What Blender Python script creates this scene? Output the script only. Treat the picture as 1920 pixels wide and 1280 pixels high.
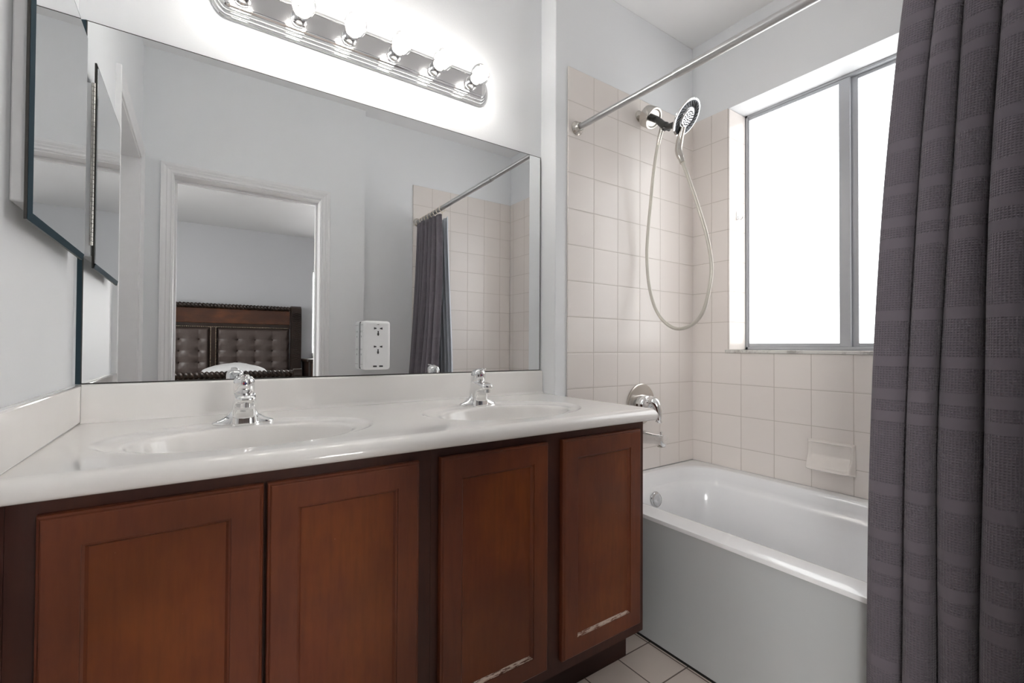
import bpy, bmesh, math, random
from mathutils import Vector, Matrix, noise
random.seed(7)
PI = math.pi
scene = bpy.context.scene
COL = scene.collection
for _o in list(bpy.data.objects):
    bpy.data.objects.remove(_o)

# ------------------------------------------------------------------ camera
yaw, pitch, roll, FPX = 0.6024, 0.0125, 0.0052, 855.9
Fv = Vector((math.sin(yaw)*math.cos(pitch), math.cos(yaw)*math.cos(pitch), math.sin(pitch)))
Rv = Vector((math.cos(yaw), -math.sin(yaw), 0)); Uv = Rv.cross(Fv)
Rc = Rv*math.cos(roll) + Uv*math.sin(roll); Uc = Uv*math.cos(roll) - Rv*math.sin(roll)
cam_d = bpy.data.cameras.new('camera'); cam = bpy.data.objects.new('camera', cam_d); COL.objects.link(cam)
cam_d.sensor_width = 36.0; cam_d.lens = 36.0*FPX/1920.0; cam_d.clip_start = 0.01
cam.matrix_world = Matrix(((Rc.x, Uc.x, -Fv.x, -2.1955), (Rc.y, Uc.y, -Fv.y, -1.4753), (Rc.z, Uc.z, -Fv.z, 1.045), (0, 0, 0, 1)))
scene.camera = cam

# ------------------------------------------------------------------ world, exposure, light levels
w = bpy.data.worlds.new('world'); scene.world = w; w.use_nodes = True
w.node_tree.nodes['Background'].inputs[0].default_value = (0.75, 0.85, 1.0, 1)
w.node_tree.nodes['Background'].inputs[1].default_value = 0.6
vs = scene.view_settings
vs.view_transform = 'Standard'; vs.look = 'None'; vs.gamma = 1.0; vs.use_curve_mapping = False
vs.exposure = 0.0
scene.cycles.max_bounces = 12; scene.cycles.diffuse_bounces = 9; scene.cycles.glossy_bounces = 6
scene.cycles.transparent_max_bounces = 12; scene.cycles.sample_clamp_indirect = 20.0
scene.cycles.use_denoising = True
BULB_GLOW = 43.0        # spiral tubes of the six vanity bulbs
WINDOW_GLOW = 2.5        # daylight through the frosted bathroom panes
BEDROOM_WINDOW_GLOW = 20.0  # bedroom window in the mirror, plus the added unseen fill window

# ------------------------------------------------------------------ materials
def lin(r, g, b):
    f = lambda c: (c/12.92 if c <= 0.04045 else ((c+0.055)/1.055)**2.4)
    return (f(r/255), f(g/255), f(b/255), 1)

class Nodes:
    def __init__(s, name):
        s.m = bpy.data.materials.new(name); s.m.use_nodes = True
        s.t = s.m.node_tree; s.b = s.t.nodes['Principled BSDF']
    def n(s, typ, **kw):
        nd = s.t.nodes.new(typ)
        for k, v in kw.items(): setattr(nd, k, v)
        return nd
    def link(s, a, b): s.t.links.new(a, b)
    def math(s, op, a, b=None, c=None):
        nd = s.n('ShaderNodeMath', operation=op)
        for i, v in enumerate((a, b, c)):
            if v is None: continue
            if isinstance(v, (int, float)): nd.inputs[i].default_value = v
            else: s.link(v, nd.inputs[i])
        return nd.outputs[0]
    def maprange(s, v, a, b, c=0.0, d=1.0, smooth=True):
        nd = s.n('ShaderNodeMapRange', interpolation_type='SMOOTHSTEP' if smooth else 'LINEAR')
        s.link(v, nd.inputs[0])
        for i, q in zip((1, 2, 3, 4), (a, b, c, d)): nd.inputs[i].default_value = q
        return nd.outputs[0]
    def mix(s, fac, a, b):
        nd = s.n('ShaderNodeMix', data_type='RGBA')
        if isinstance(fac, (int, float)): nd.inputs[0].default_value = fac
        else: s.link(fac, nd.inputs[0])
        for i, v in ((6, a), (7, b)):
            if isinstance(v, tuple): nd.inputs[i].default_value = v
            else: s.link(v, nd.inputs[i])
        return nd.outputs[2]
    def noise(s, vec, scale, detail=4.0, rough=0.55):
        nd = s.n('ShaderNodeTexNoise'); nd.inputs['Scale'].default_value = scale
        nd.inputs['Detail'].default_value = detail; nd.inputs['Roughness'].default_value = rough
        if vec is not None: s.link(vec, nd.inputs['Vector'])
        return nd.outputs['Fac']
    def coord(s, which='Object'):
        return s.n('ShaderNodeTexCoord').outputs[which]
    def pos(s): return s.n('ShaderNodeNewGeometry').outputs['Position']
    def scaled(s, vec, sc):
        nd = s.n('ShaderNodeMapping'); nd.inputs['Scale'].default_value = sc
        s.link(vec, nd.inputs['Vector']); return nd.outputs[0]
    def bump(s, h, strength, dist, prev=None):
        nd = s.n('ShaderNodeBump'); nd.inputs['Strength'].default_value = strength
        nd.inputs['Distance'].default_value = dist; s.link(h, nd.inputs['Height'])
        if prev is not None: s.link(prev, nd.inputs['Normal'])
        return nd.outputs[0]
    def set(s, **kw):
        for k, v in kw.items():
            k = k.replace('_', ' ')
            if hasattr(v, 'is_linked') or hasattr(v, 'links'): s.link(v, s.b.inputs[k])
            else: s.b.inputs[k].default_value = v
        return s.m

def plain(name, col, rough=0.5, metal=0.0, coat=0.0, spec=0.5):
    N = Nodes(name); vec = N.coord()
    f = N.noise(vec, 30.0, 3.0)
    c2 = tuple(min(1.0, c*0.93) for c in col[:3]) + (1,)
    return N.set(Base_Color=N.mix(f, col, c2), Roughness=rough, Metallic=metal, Coat_Weight=coat, Specular_IOR_Level=spec)

def paint(name, col, bump=0.25, scale=160.0):
    N = Nodes(name); p = N.pos()
    f = N.noise(p, scale, 3.0); g = N.noise(p, 2.2, 3.0)
    c2 = tuple(c*0.965 for c in col[:3]) + (1,)
    return N.set(Base_Color=N.mix(g, col, c2), Roughness=0.55, Normal=N.bump(f, bump, 0.0012))

def tile(name, ua, uo, va, vo, T, col, col2, grout, gw=0.0021, rough=0.22):
    N = Nodes(name)
    sep = N.n('ShaderNodeSeparateXYZ'); N.link(N.pos(), sep.inputs[0])
    ms, cells = [], []
    for ax, off in ((ua, uo), (va, vo)):
        u = N.math('DIVIDE', N.math('SUBTRACT', sep.outputs[ax], off), T)
        cells.append(N.math('FLOOR', u))
        f = N.math('ABSOLUTE', N.math('SUBTRACT', N.math('FRACT', u), 0.5))
        ms.append(f)
    mx = N.math('MAXIMUM', ms[0], ms[1])
    mask = N.maprange(mx, 0.5-gw/T, 0.5-0.45*gw/T)
    cmb = N.n('ShaderNodeCombineXYZ'); N.link(cells[0], cmb.inputs[0]); N.link(cells[1], cmb.inputs[1])
    wn = N.n('ShaderNodeTexWhiteNoise', noise_dimensions='3D'); N.link(cmb.outputs[0], wn.inputs['Vector'])
    cl = N.noise(N.pos(), 9.0, 4.0)
    fac = N.math('ADD', N.math('MULTIPLY', wn.outputs['Value'], 0.5), N.math('MULTIPLY', cl, 0.5))
    base = N.mix(fac, col, col2)
    edge = N.maprange(mx, 0.5-3.0*gw/T, 0.5-0.8*gw/T)
    h = N.math('SUBTRACT', 1.0, edge)
    rr = N.math('ADD', N.math('MULTIPLY', mask, 0.5), rough)
    return N.set(Base_Color=N.mix(mask, base, grout), Roughness=rr, Normal=N.bump(h, 0.32, 0.0014))

def wood(name, dark, mid, light, rough=0.33, vertical=True, wear=0.0):
    N = Nodes(name); v = N.pos()
    st = N.scaled(v, (14, 14, 1.6) if vertical else (1.6, 14, 14))
    grain = N.noise(st, 6.0, 6.0, 0.6)
    mott = N.noise(N.scaled(v, (1, 1, .6) if vertical else (.6, 1, 1)), 6.5, 4.0, 0.6)
    big = N.noise(v, 2.6, 2.0)
    c1 = N.mix(N.maprange(mott, 0.36, 0.66), mid, light)
    c1 = N.mix(N.math('MULTIPLY', N.maprange(big, 0.38, 0.66), 0.55), c1, dark)
    c2 = N.mix(N.math('MULTIPLY', N.maprange(grain, 0.35, 0.75), 0.30), c1, dark)
    fine = N.noise(N.scaled(v, (90, 90, 6) if vertical else (6, 90, 90)), 6.0, 3.0)
    c3 = N.mix(N.math('MULTIPLY', fine, 0.2), c2, dark)
    specks = N.maprange(N.noise(v, 95.0, 2.0), 0.78, 0.80)
    c3 = N.mix(N.math('MULTIPLY', specks, 0.5), c3, lin(170, 130, 110))
    if wear > 0:
        p = N.maprange(N.noise(N.scaled(v, (0.5, 4.0, 4.0)), 60.0, 5.0, 0.75), 0.60-wear, 0.68-wear)
        c3 = N.mix(p, c3, lin(205, 185, 170))
    return N.set(Base_Color=c3, Roughness=rough, Coat_Weight=0.08, Coat_Roughness=0.3, Specular_IOR_Level=0.3, Normal=N.bump(grain, 0.05, 0.001))

def chrome(name, col=(0.86, 0.86, 0.86, 1), rough=0.07):
    N = Nodes(name); f = N.noise(N.coord(), 60.0, 3.0)
    return N.set(Base_Color=col, Metallic=1.0, Roughness=N.maprange(f, 0.2, 0.9, rough*0.92, rough*1.08, False))

def glow(name, col, strength, tex=0.0, scale=350.0):
    N = Nodes(name)
    N.set(Base_Color=col, Roughness=0.3, Emission_Color=col)
    if tex:
        f = N.noise(N.pos(), scale, 2.0)
        N.link(N.maprange(f, 0.3, 0.7, strength*(1-tex), strength*(1+tex), False), N.b.inputs['Emission Strength'])
    else: N.b.inputs['Emission Strength'].default_value = strength
    return N.m

M = {}
M['wall'] = paint('wall_paint', lin(233, 235, 237))
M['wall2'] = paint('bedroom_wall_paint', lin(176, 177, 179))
M['ceil'] = paint('ceiling_paint', lin(238, 238, 238), 0.45, 120.0)
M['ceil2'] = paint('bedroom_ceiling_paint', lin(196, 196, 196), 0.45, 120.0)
M['trim'] = plain('white_trim_paint', lin(234, 234, 235), 0.32)
TT = 0.155; ZR = 1.0224
tc, tc2, gr = lin(233, 227, 222), lin(228, 221, 216), lin(192, 184, 176)
M['tile_front'] = tile('wall_tile_front', 0, -0.1265, 2, ZR, TT, tc, tc2, gr)
M['tile_right'] = tile('wall_tile_right', 1, -0.115, 2, ZR, TT, tc, tc2, gr)
M['tile_jamb'] = tile('wall_tile_jamb', 0, -0.004, 2, ZR, TT, tc, tc2, gr)
M['tile_back'] = tile('wall_tile_back', 0, -0.885, 2, ZR, TT, tc, tc2, gr)
M['tile_floor'] = tile('floor_tile', 0, -1.022, 1, -0.407, 0.1535, lin(238, 225, 215), lin(230, 217, 207), lin(120, 106, 97), 0.0030, 0.4)
M['wood_door'] = wood('door_wood', lin(74, 38, 26), lin(112, 58, 38), lin(124, 66, 37))
M['wood_panel'] = wood('panel_wood', lin(80, 38, 20), lin(116, 57, 32), lin(132, 70, 31))
M['wood_dark'] = wood('frame_wood', lin(52, 28, 24), lin(70, 38, 30), lin(84, 47, 33), 0.4)
M['wood_worn'] = wood('worn_wood', lin(70, 38, 26), lin(96, 54, 38), lin(130, 86, 64), 0.5, False, 0.16)
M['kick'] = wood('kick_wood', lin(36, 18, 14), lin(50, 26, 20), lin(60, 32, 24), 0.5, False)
N = Nodes('cultured_marble'); p = N.pos()
f = N.noise(p, 5.0, 5.0)
M['marble'] = N.set(Base_Color=N.mix(N.maprange(f, 0.35, 0.65), lin(240, 238, 235), lin(237, 234, 231)), Roughness=0.13, Coat_Weight=0.4, Coat_Roughness=0.05)
N = Nodes('tub_enamel')
M['enamel'] = N.set(Base_Color=N.mix(N.noise(N.pos(), 6.0), lin(242, 243, 244), lin(238, 239, 241)), Roughness=0.16, Coat_Weight=0.5, Coat_Roughness=0.06)
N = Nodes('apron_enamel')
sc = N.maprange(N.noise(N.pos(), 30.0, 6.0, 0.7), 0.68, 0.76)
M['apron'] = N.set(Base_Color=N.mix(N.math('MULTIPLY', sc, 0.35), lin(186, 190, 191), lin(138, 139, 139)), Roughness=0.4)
M['chrome'] = chrome('chrome')
M['chrome_plate'] = chrome('chrome_plate', (0.62, 0.62, 0.63, 1), 0.16)
M['nickel'] = chrome('brushed_nickel', (0.58, 0.55, 0.51, 1), 0.20)
M['steel'] = chrome('rod_steel', (0.50, 0.50, 0.50, 1), 0.30)
M['alu'] = plain('window_aluminium', lin(180, 182, 186), 0.45, 0.3)
M['black'] = plain('strip_black', lin(26, 25, 25), 0.6)
M['slot'] = plain('socket_dark', lin(50, 50, 52), 0.6)
M['slotgrey'] = plain('socket_grey', lin(170, 172, 174), 0.6)
M['plastic'] = plain('white_plastic', lin(240, 241, 242), 0.35)
M['ivory'] = plain('curtain_ring_plastic', lin(236, 224, 208), 0.4)
M['ceramic'] = plain('soap_dish_ceramic', lin(240, 234, 228), 0.15, 0, 0.4)
N = Nodes('mirror_silver'); f = N.noise(N.pos(), 3.0)
M['mirror'] = N.set(Base_Color=N.mix(f, (0.84, 0.85, 0.855, 1), (0.835, 0.845, 0.85, 1)), Metallic=1.0, Roughness=0.0)
M['mirror_edge'] = plain('mirror_edge', lin(58, 56, 52), 0.4)
N = Nodes('bevel_painted_reflection'); f = N.noise(N.pos(), 20.0)
M['bevel'] = N.set(Base_Color=N.mix(f, lin(56, 72, 80), lin(48, 63, 71)), Metallic=0.0, Roughness=0.7, Specular_IOR_Level=0.05)  # dark reflection in the mirror bevels painted as matte blue-grey
N = Nodes('marble_sill'); v = N.noise(N.pos(), 14.0, 8.0, 0.7)
M['sill'] = N.set(Base_Color=N.mix(N.maprange(v, 0.45, 0.62), lin(214, 212, 208), lin(168, 164, 160)), Roughness=0.3)
N = Nodes('frosted_pane'); f = N.noise(N.pos(), 260.0, 2.0); g = N.noise(N.pos(), 1.5, 2.0)
N.set(Base_Color=(0.85, 0.87, 0.88, 1), Roughness=0.35, Emission_Color=(0.98, 0.99, 1.0, 1), Normal=N.bump(f, 0.5, 0.002))
N.link(N.math('MULTIPLY', N.maprange(f, 0.25, 0.75, WINDOW_GLOW*0.86, WINDOW_GLOW*1.14, False), N.maprange(g, 0.2, 0.8, 0.95, 1.05, False)), N.b.inputs['Emission Strength'])
M['pane'] = N.m
M['pane2'] = glow('bedroom_pane', (1.0, 0.985, 0.965, 1), BEDROOM_WINDOW_GLOW)  # shared by the reflected window and the added fill window
M['spiral'] = glow('bulb_spiral', (1.0, 0.975, 0.935, 1), BULB_GLOW)
# thin clear glass of the globe bulbs
N = Nodes('bulb_glass')
tr = N.n('ShaderNodeBsdfTransparent'); tr.inputs[0].default_value = (0.98, 0.98, 0.98, 1)
gl = N.n('ShaderNodeBsdfGlossy'); gl.inputs['Roughness'].default_value = 0.03
lw = N.n('ShaderNodeLayerWeight'); lw.inputs['Blend'].default_value = 0.25
mx = N.n('ShaderNodeMixShader'); N.link(N.maprange(lw.outputs['Fresnel'], 0.0, 1.0, 0.03, 0.75, False), mx.inputs[0])
N.link(tr.outputs[0], mx.inputs[1]); N.link(gl.outputs[0], mx.inputs[2])
N.link(mx.outputs[0], N.t.nodes['Material Output'].inputs['Surface'])
M['glass'] = N.m
M['bulb_base'] = plain('bulb_base_plastic', lin(232, 222, 206), 0.5)
M['hose'] = plain('shower_hose', lin(206, 202, 192), 0.3, 0.35)
M['gunmetal'] = plain('shower_dark_plastic', lin(58, 58, 56), 0.35)
M['navy'] = plain('spray_face_rubber', lin(52, 58, 70), 0.4)
M['red'] = plain('temperature_dot_red', lin(170, 30, 50), 0.3)
M['blue'] = plain('temperature_dot_blue', lin(50, 70, 150), 0.3)
M['drain'] = chrome('drain_metal', (0.7, 0.7, 0.7, 1), 0.15)
# curtain: waffle bands
N = Nodes('waffle_curtain')
uv = N.n('ShaderNodeUVMap', uv_map='cloth'); sp = N.n('ShaderNodeSeparateXYZ'); N.link(uv.outputs[0], sp.inputs[0])
fr = N.math('FRACT', N.math('ADD', N.math('DIVIDE', N.math('MULTIPLY', sp.outputs[1], -1.0), 0.385), 0.30))
cr = N.n('ShaderNodeValToRGB'); N.link(fr, cr.inputs[0]); cr.color_ramp.interpolation = 'CONSTANT'
stops = [(0, 1), (.358, 0), (.42, 1), (.624, 0), (.681, 1), (.811, 0), (.873, 1), (.938, 0)]
els = cr.color_ramp.elements
els[0].position = 0; els[0].color = (1, 1, 1, 1); els[1].position = .358; els[1].color = (0, 0, 0, 1)
for pz, vz in stops[2:]:
    e = els.new(pz); e.color = (vz, vz, vz, 1)
CW = 0.0053
wu = N.math('ABSOLUTE', N.math('SINE', N.math('MULTIPLY', sp.outputs[0], PI/CW)))
wv = N.math('ABSOLUTE', N.math('SINE', N.math('MULTIPLY', sp.outputs[1], PI/CW)))
h = N.math('MULTIPLY', N.math('MULTIPLY', wu, wv), cr.outputs['Color'])
weave = N.noise(N.scaled(uv.outputs[0], (1, 1, 1)), 900.0, 2.0)
ridge = N.math('MULTIPLY', N.math('SUBTRACT', 1.0, N.math('MULTIPLY', wu, wv)), cr.outputs['Color'])
nb = N.bump(ridge, 0.65, 0.0026)
ccol = N.mix(N.math('MULTIPLY', h, 0.42), lin(110, 104, 111), lin(86, 83, 90))  # shade in the waffle pits painted into the cloth colour
M['curtain'] = N.set(Base_Color=ccol, Roughness=0.9, Sheen_Weight=0.15, Normal=N.bump(weave, 0.2, 0.0006, nb), Specular_IOR_Level=0.2)
M['liner'] = plain('white_liner', lin(226, 232, 240), 0.6)
# bedroom furniture
M['bed_dark'] = wood('bed_dark_wood', lin(24, 16, 12), lin(40, 27, 21), lin(52, 36, 27), 0.35, False)
M['bed_burl'] = wood('bed_burl_wood', lin(46, 24, 15), lin(74, 41, 25), lin(106, 64, 36), 0.3, False)
N = Nodes('bed_leather'); f = N.noise(N.coord(), 60.0, 4.0)
M['leather'] = N.set(Base_Color=N.mix(f, lin(80, 68, 63), lin(66, 56, 52)), Roughness=0.38, Normal=N.bump(f, 0.1, 0.001))
M['nail'] = chrome('nailhead', (0.55, 0.45, 0.33, 1), 0.3)
M['linen'] = plain('white_linen', lin(212, 212, 212), 0.85)
M['carpet'] = plain('bedroom_carpet', lin(150, 142, 132), 0.95)
M['caulk'] = plain('white_caulk', lin(226, 224, 220), 0.5)

# ------------------------------------------------------------------ mesh helpers
class MB:
    def __init__(s): s.v = []; s.f = []; s.uv = None
    def add(s, vs, fs):
        b = len(s.v); s.v += [tuple(x) for x in vs]; s.f += [tuple(i+b for i in f) for f in fs]; return s
    def box(s, x0, x1, y0, y1, z0, z1):
        x0, x1 = min(x0, x1), max(x0, x1); y0, y1 = min(y0, y1), max(y0, y1); z0, z1 = min(z0, z1), max(z0, z1)
        vs = [(x, y, z) for z in (z0, z1) for y in (y0, y1) for x in (x0, x1)]
        return s.add(vs, [(0, 2, 3, 1), (4, 5, 7, 6), (0, 1, 5, 4), (2, 6, 7, 3), (0, 4, 6, 2), (1, 3, 7, 5)])
    def loft(s, rings, caps=(True, True), closed=True):
        n = len(rings[0]); vs = [p for r in rings for p in r]; fs = []
        for i in range(len(rings)-1):
            for j in range(n if closed else n-1):
                k = (j+1) % n
                fs.append((i*n+j, i*n+k, (i+1)*n+k, (i+1)*n+j))
        if closed and caps[0]: fs.append(tuple(range(n-1, -1, -1)))
        if closed and caps[1]: fs.append(tuple((len(rings)-1)*n+j for j in range(n)))
        return s.add(vs, fs)
    def lathe(s, prof, o, ax, seg=32, caps=(True, True)):
        ax = Vector(ax).normalized(); o = Vector(o)
        a = ax.orthogonal().normalized(); b = ax.cross(a)
        rings = []
        for d, r in prof:
            rings.append([tuple(o+ax*d+(a*math.cos(2*PI*k/seg)+b*math.sin(2*PI*k/seg))*max(r, 1e-5)) for k in range(seg)])
        return s.loft(rings, caps)
    def cyl(s, a, b, r, seg=20, r2=None):
        a = Vector(a); b = Vector(b); L = (b-a).length
        return s.lathe([(0, r), (L, r if r2 is None else r2)], a, b-a, seg)
    def tube(s, pts, r, seg=10, caps=True):
        pts = [Vector(p) for p in pts]; rings = []
        t0 = (pts[1]-pts[0]).normalized(); nrm = t0.orthogonal().normalized()
        for i, p in enumerate(pts):
            t = (pts[min(i+1, len(pts)-1)]-pts[max(i-1, 0)]).normalized()
            nrm = (nrm - t*nrm.dot(t)).normalized(); bn = t.cross(nrm)
            rr = r[i] if isinstance(r, (list, tuple)) else r
            rings.append([tuple(p+(nrm*math.cos(2*PI*k/seg)+bn*math.sin(2*PI*k/seg))*rr) for k in range(seg)])
        return s.loft(rings, (caps, caps))
    def sphere(s, c, r, seg=24, rings=14, sc=(1, 1, 1)):
        prof = []
        rs = []
        for i in range(rings+1):
            th = PI*i/rings
            rs.append([(c[0]+sc[0]*r*math.sin(th)*math.cos(2*PI*k/seg), c[1]+sc[1]*r*math.sin(th)*math.sin(2*PI*k/seg), c[2]-sc[2]*r*math.cos(th)) for k in range(seg)])
        return s.loft(rs, (False, False))
    def grid(s, fn, nu, nv):
        vs = [fn(i/nu, j/nv) for j in range(nv+1) for i in range(nu+1)]
        fs = [(j*(nu+1)+i, j*(nu+1)+i+1, (j+1)*(nu+1)+i+1, (j+1)*(nu+1)+i) for j in range(nv) for i in range(nu)]
        return s.add(vs, fs)

WORLD = {}
def obj(name, mb, mat, parent=None, smooth=None, bevel=0.0, seg=2, origin=None, subd=0, merge=True, recalc=True):
    me = bpy.data.meshes.new(name)
    xs = [v[0] for v in mb.v]; ys = [v[1] for v in mb.v]; zs = [v[2] for v in mb.v]
    if origin is None: origin = ((min(xs)+max(xs))/2, (min(ys)+max(ys))/2, min(zs))
    o3 = Vector(origin)
    me.from_pydata([tuple(Vector(v)-o3) for v in mb.v], [], mb.f)
    bm = bmesh.new(); bm.from_mesh(me)
    if merge: bmesh.ops.remove_doubles(bm, verts=bm.verts, dist=1e-6)
    if recalc: bmesh.ops.recalc_face_normals(bm, faces=bm.faces)
    bm.to_mesh(me); bm.free()
    if smooth is not None:
        for p_ in me.polygons: p_.use_smooth = True
        if smooth < 179: me.set_sharp_from_angle(angle=math.radians(smooth))
    me.materials.append(mat)
    o = bpy.data.objects.new(name, me); COL.objects.link(o)
    base = Vector((0, 0, 0))
    if parent is not None:
        o.parent = parent; base = WORLD[parent.name]
    o.location = o3-base; WORLD[o.name] = o3
    if bevel > 0:
        b = o.modifiers.new('bevel', 'BEVEL'); b.width = bevel; b.segments = seg; b.limit_method = 'ANGLE'; b.angle_limit = math.radians(40)
        b.harden_normals = False
        for p_ in me.polygons: p_.use_smooth = True
        me.set_sharp_from_angle(angle=math.radians(30)) if smooth is None else None
    if subd:
        d = o.modifiers.new('subdivision', 'SUBSURF'); d.levels = subd; d.render_levels = subd
    return o

def tag(o, label, cat, group=None):
    o['label'] = label; o['category'] = cat
    if group: o['group'] = group
    return o
def thing(name, loc, label, cat, group=None):
    o = bpy.data.objects.new(name, None); COL.objects.link(o); o.empty_display_size = 0.05
    o.location = loc; WORLD[o.name] = Vector(loc)
    return tag(o, label, cat, group)
def struct(name, mb, mat, parent=None, **kw):
    o = obj(name, mb, mat, parent, **kw)
    o['kind'] = 'structure'
    return o
def struct_empty(name, loc):
    o = bpy.data.objects.new(name, None); COL.objects.link(o); o.empty_display_size = 0.05
    o.location = loc; WORLD[o.name] = Vector(loc); o['kind'] = 'structure'
    return o
def box(*a): return MB().box(*a)
def rrect(x0, x1, y0, y1, r, z, n=10):
    pts = []
    for cx, cy, a0 in ((x1-r, y1-r, 0), (x0+r, y1-r, PI/2), (x0+r, y0+r, PI), (x1-r, y0+r, 1.5*PI)):
        for k in range(n+1):
            a = a0+PI/2*k/n; pts.append((cx+r*math.cos(a), cy+r*math.sin(a), z))
    return pts
def sring(cx, cy, z, hx, hy, n=32, e=2.6):
    out = []
    for k in range(n):
        a = 2*PI*k/n; c, s_ = math.cos(a), math.sin(a)
        out.append((cx+hx*math.copysign(abs(c)**(2/e), c), cy+hy*math.copysign(abs(s_)**(2/e), s_), z))
    return out
def catmull(P, n=8):
    P = [Vector(p) for p in P]; out = []
    for i in range(len(P)-1):
        p0, p1, p2, p3 = P[max(i-1, 0)], P[i], P[i+1], P[min(i+2, len(P)-1)]
        for k in range(n):
            t = k/n
            out.append(0.5*((2*p1)+(p2-p0)*t+(2*p0-5*p1+4*p2-p3)*t*t+(-p0+3*p1-3*p2+p3)*t**3))
    out.append(P[-1]); return out

# ------------------------------------------------------------------ setting: bathroom shell
XL, YM, XW = -2.455, 0.0985, -0.9635      # left wall, mirror wall, wing corner
YN, YF, HC = -1.49, -1.565, 2.667         # door wall, far tub wall, ceiling
struct('floor', box(-2.7, 0.35, -1.68, 0.3, -0.1, 0.0), M['tile_floor'])
struct('ceiling', box(-2.7, 0.35, -1.68, 0.3, HC, HC+0.1), M['ceil'])
struct('wall_front', box(-2.7, XW-0.0005, YM, 0.3, 0.0, HC), M['wall'])
struct('wall_tub_front', box(XW, 0.0, 0.0, 0.3, 0.0, HC), M['wall'], bevel=0.004)
# window wall with its opening
WY0, WY1, WZ0, WZ1 = -0.203, -1.13, 1.022, 2.256
mb = MB(); mb.box(0, 0.32, WY0, 0.3, 0, HC); mb.box(0, 0.32, -1.68, WY1, 0, HC)
mb.box(0, 0.32, WY1, WY0, 0, WZ0); mb.box(0, 0.32, WY1, WY0, WZ1, HC)
struct('wall_right', mb, M['wall'])
# left wall with the closet doorway
D2A, D2B, D2H = -0.578, -1.385, 2.03
mb = MB(); mb.box(-2.6, XL, D2A, 0.3, 0, HC); mb.box(-2.6, XL, -1.61, D2B, 0, HC); mb.box(-2.6, XL, D2B, D2A, D2H, HC)
struct('wall_left', mb, M['wall'])
# door wall (camera stands in its doorway) and the tub end wall
DX0, DX1, DH = -2.3153, -1.5498, 1.993
mb = MB(); mb.box(-2.455, DX0-0.017, -1.61, YN, 0, HC); mb.box(DX1+0.017, -1.262, -1.61, YN, 0, HC); mb.box(DX0-0.017, DX1+0.017, -1.61, YN, DH+0.017, HC)
struct('wall_back', mb, M['wall'])
struct('wall_tub_back', box(-1.262, 0.0, -1.68, YF, 0, HC), M['wall'])
# tiled surfaces
TB, TTOP = 0.4505, 2.255
struct('wall_tile_front', box(-0.899, 0.0, -0.007, -0.0002, TB, TTOP), M['tile_front'], bevel=0.004)
mb = MB()
mb.box(-0.007, -0.0002, WY0, -0.0072, TB, TTOP); mb.box(-0.007, -0.0002, WY1, WY0, TB, WZ0-0.0005)
mb.box(-0.007, -0.0002, YF+0.0072, WY1, TB, TTOP)
struct('wall_tile_right', mb, M['tile_right'], merge=False)
mb = MB(); mb.box(-0.007, 0.147, WY0-0.006, WY0-0.0002, WZ0+0.016, TTOP-0.002); mb.box(-0.007, 0.147, WY1+0.0002, WY1+0.006, WZ0+0.016, TTOP-0.002)
struct('trim_2', mb, M['tile_jamb'], bevel=0.003)
struct('wall_tile_back', box(-0.885, -0.0072, YF+0.0002, YF+0.007, TB, TTOP), M['tile_back'], bevel=0.003)

# window in the tub alcove
win = struct_empty('window_1', (0.15, (WY0+WY1)/2, WZ0))
XF = 0.148
o = struct('window_sill', box(-0.016, XF+0.04, WY1-0.012, WY0+0.012, WZ0, WZ0+0.0155), M['sill'], win, bevel=0.003)
mb = MB()
def wbox(mb_, ya, yb, za, zb, xa=XF, xb=XF+0.04): mb_.box(xa, xb, ya, yb, za, zb)
wy0, wy1 = WY0-0.0065, WY1+0.0065
wz0, wz1 = WZ0+0.0157, WZ1-0.0002
wbox(mb, wy0-0.012, wy0, wz0, wz1); wbox(mb, wy1, wy1+0.012, wz0, wz1)
wbox(mb, wy1, wy0, wz0, wz0+0.016); wbox(mb, wy1, wy0, wz1-0.012, wz1)
struct('window_frame', mb, M['alu'], win, bevel=0.002)
YMU = -0.642
# near sash (left in the photo) stands forward, far sash behind it
def sash(name, ya, yb, xa, stile_a, stile_b):
    m = MB(); za, zb = wz0+0.0165, wz1-0.0125
    wbox(m, ya-stile_a, ya, za, zb, xa, xa+0.016); wbox(m, yb, yb+stile_b, za, zb, xa, xa+0.016)
    wbox(m, yb+stile_b, ya-stile_a, za, za+0.016, xa, xa+0.016); wbox(m, yb+stile_b, ya-stile_a, zb-0.014, zb, xa, xa+0.016)
    s_ = struct('window_sash', m, M['alu'], win, bevel=0.0015)
    struct('window_pane', box(xa+0.006, xa+0.010, ya-stile_a+0.001, yb+stile_b-0.001, za+0.015, zb-0.013), M['pane'], win)
sash('window_sash', wy0-0.0125, YMU-0.030, XF+0.003, 0.005, 0.042)
sash('window_sash', YMU-0.006, wy1+0.0125, XF+0.021, 0.048, 0.012)

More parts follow.
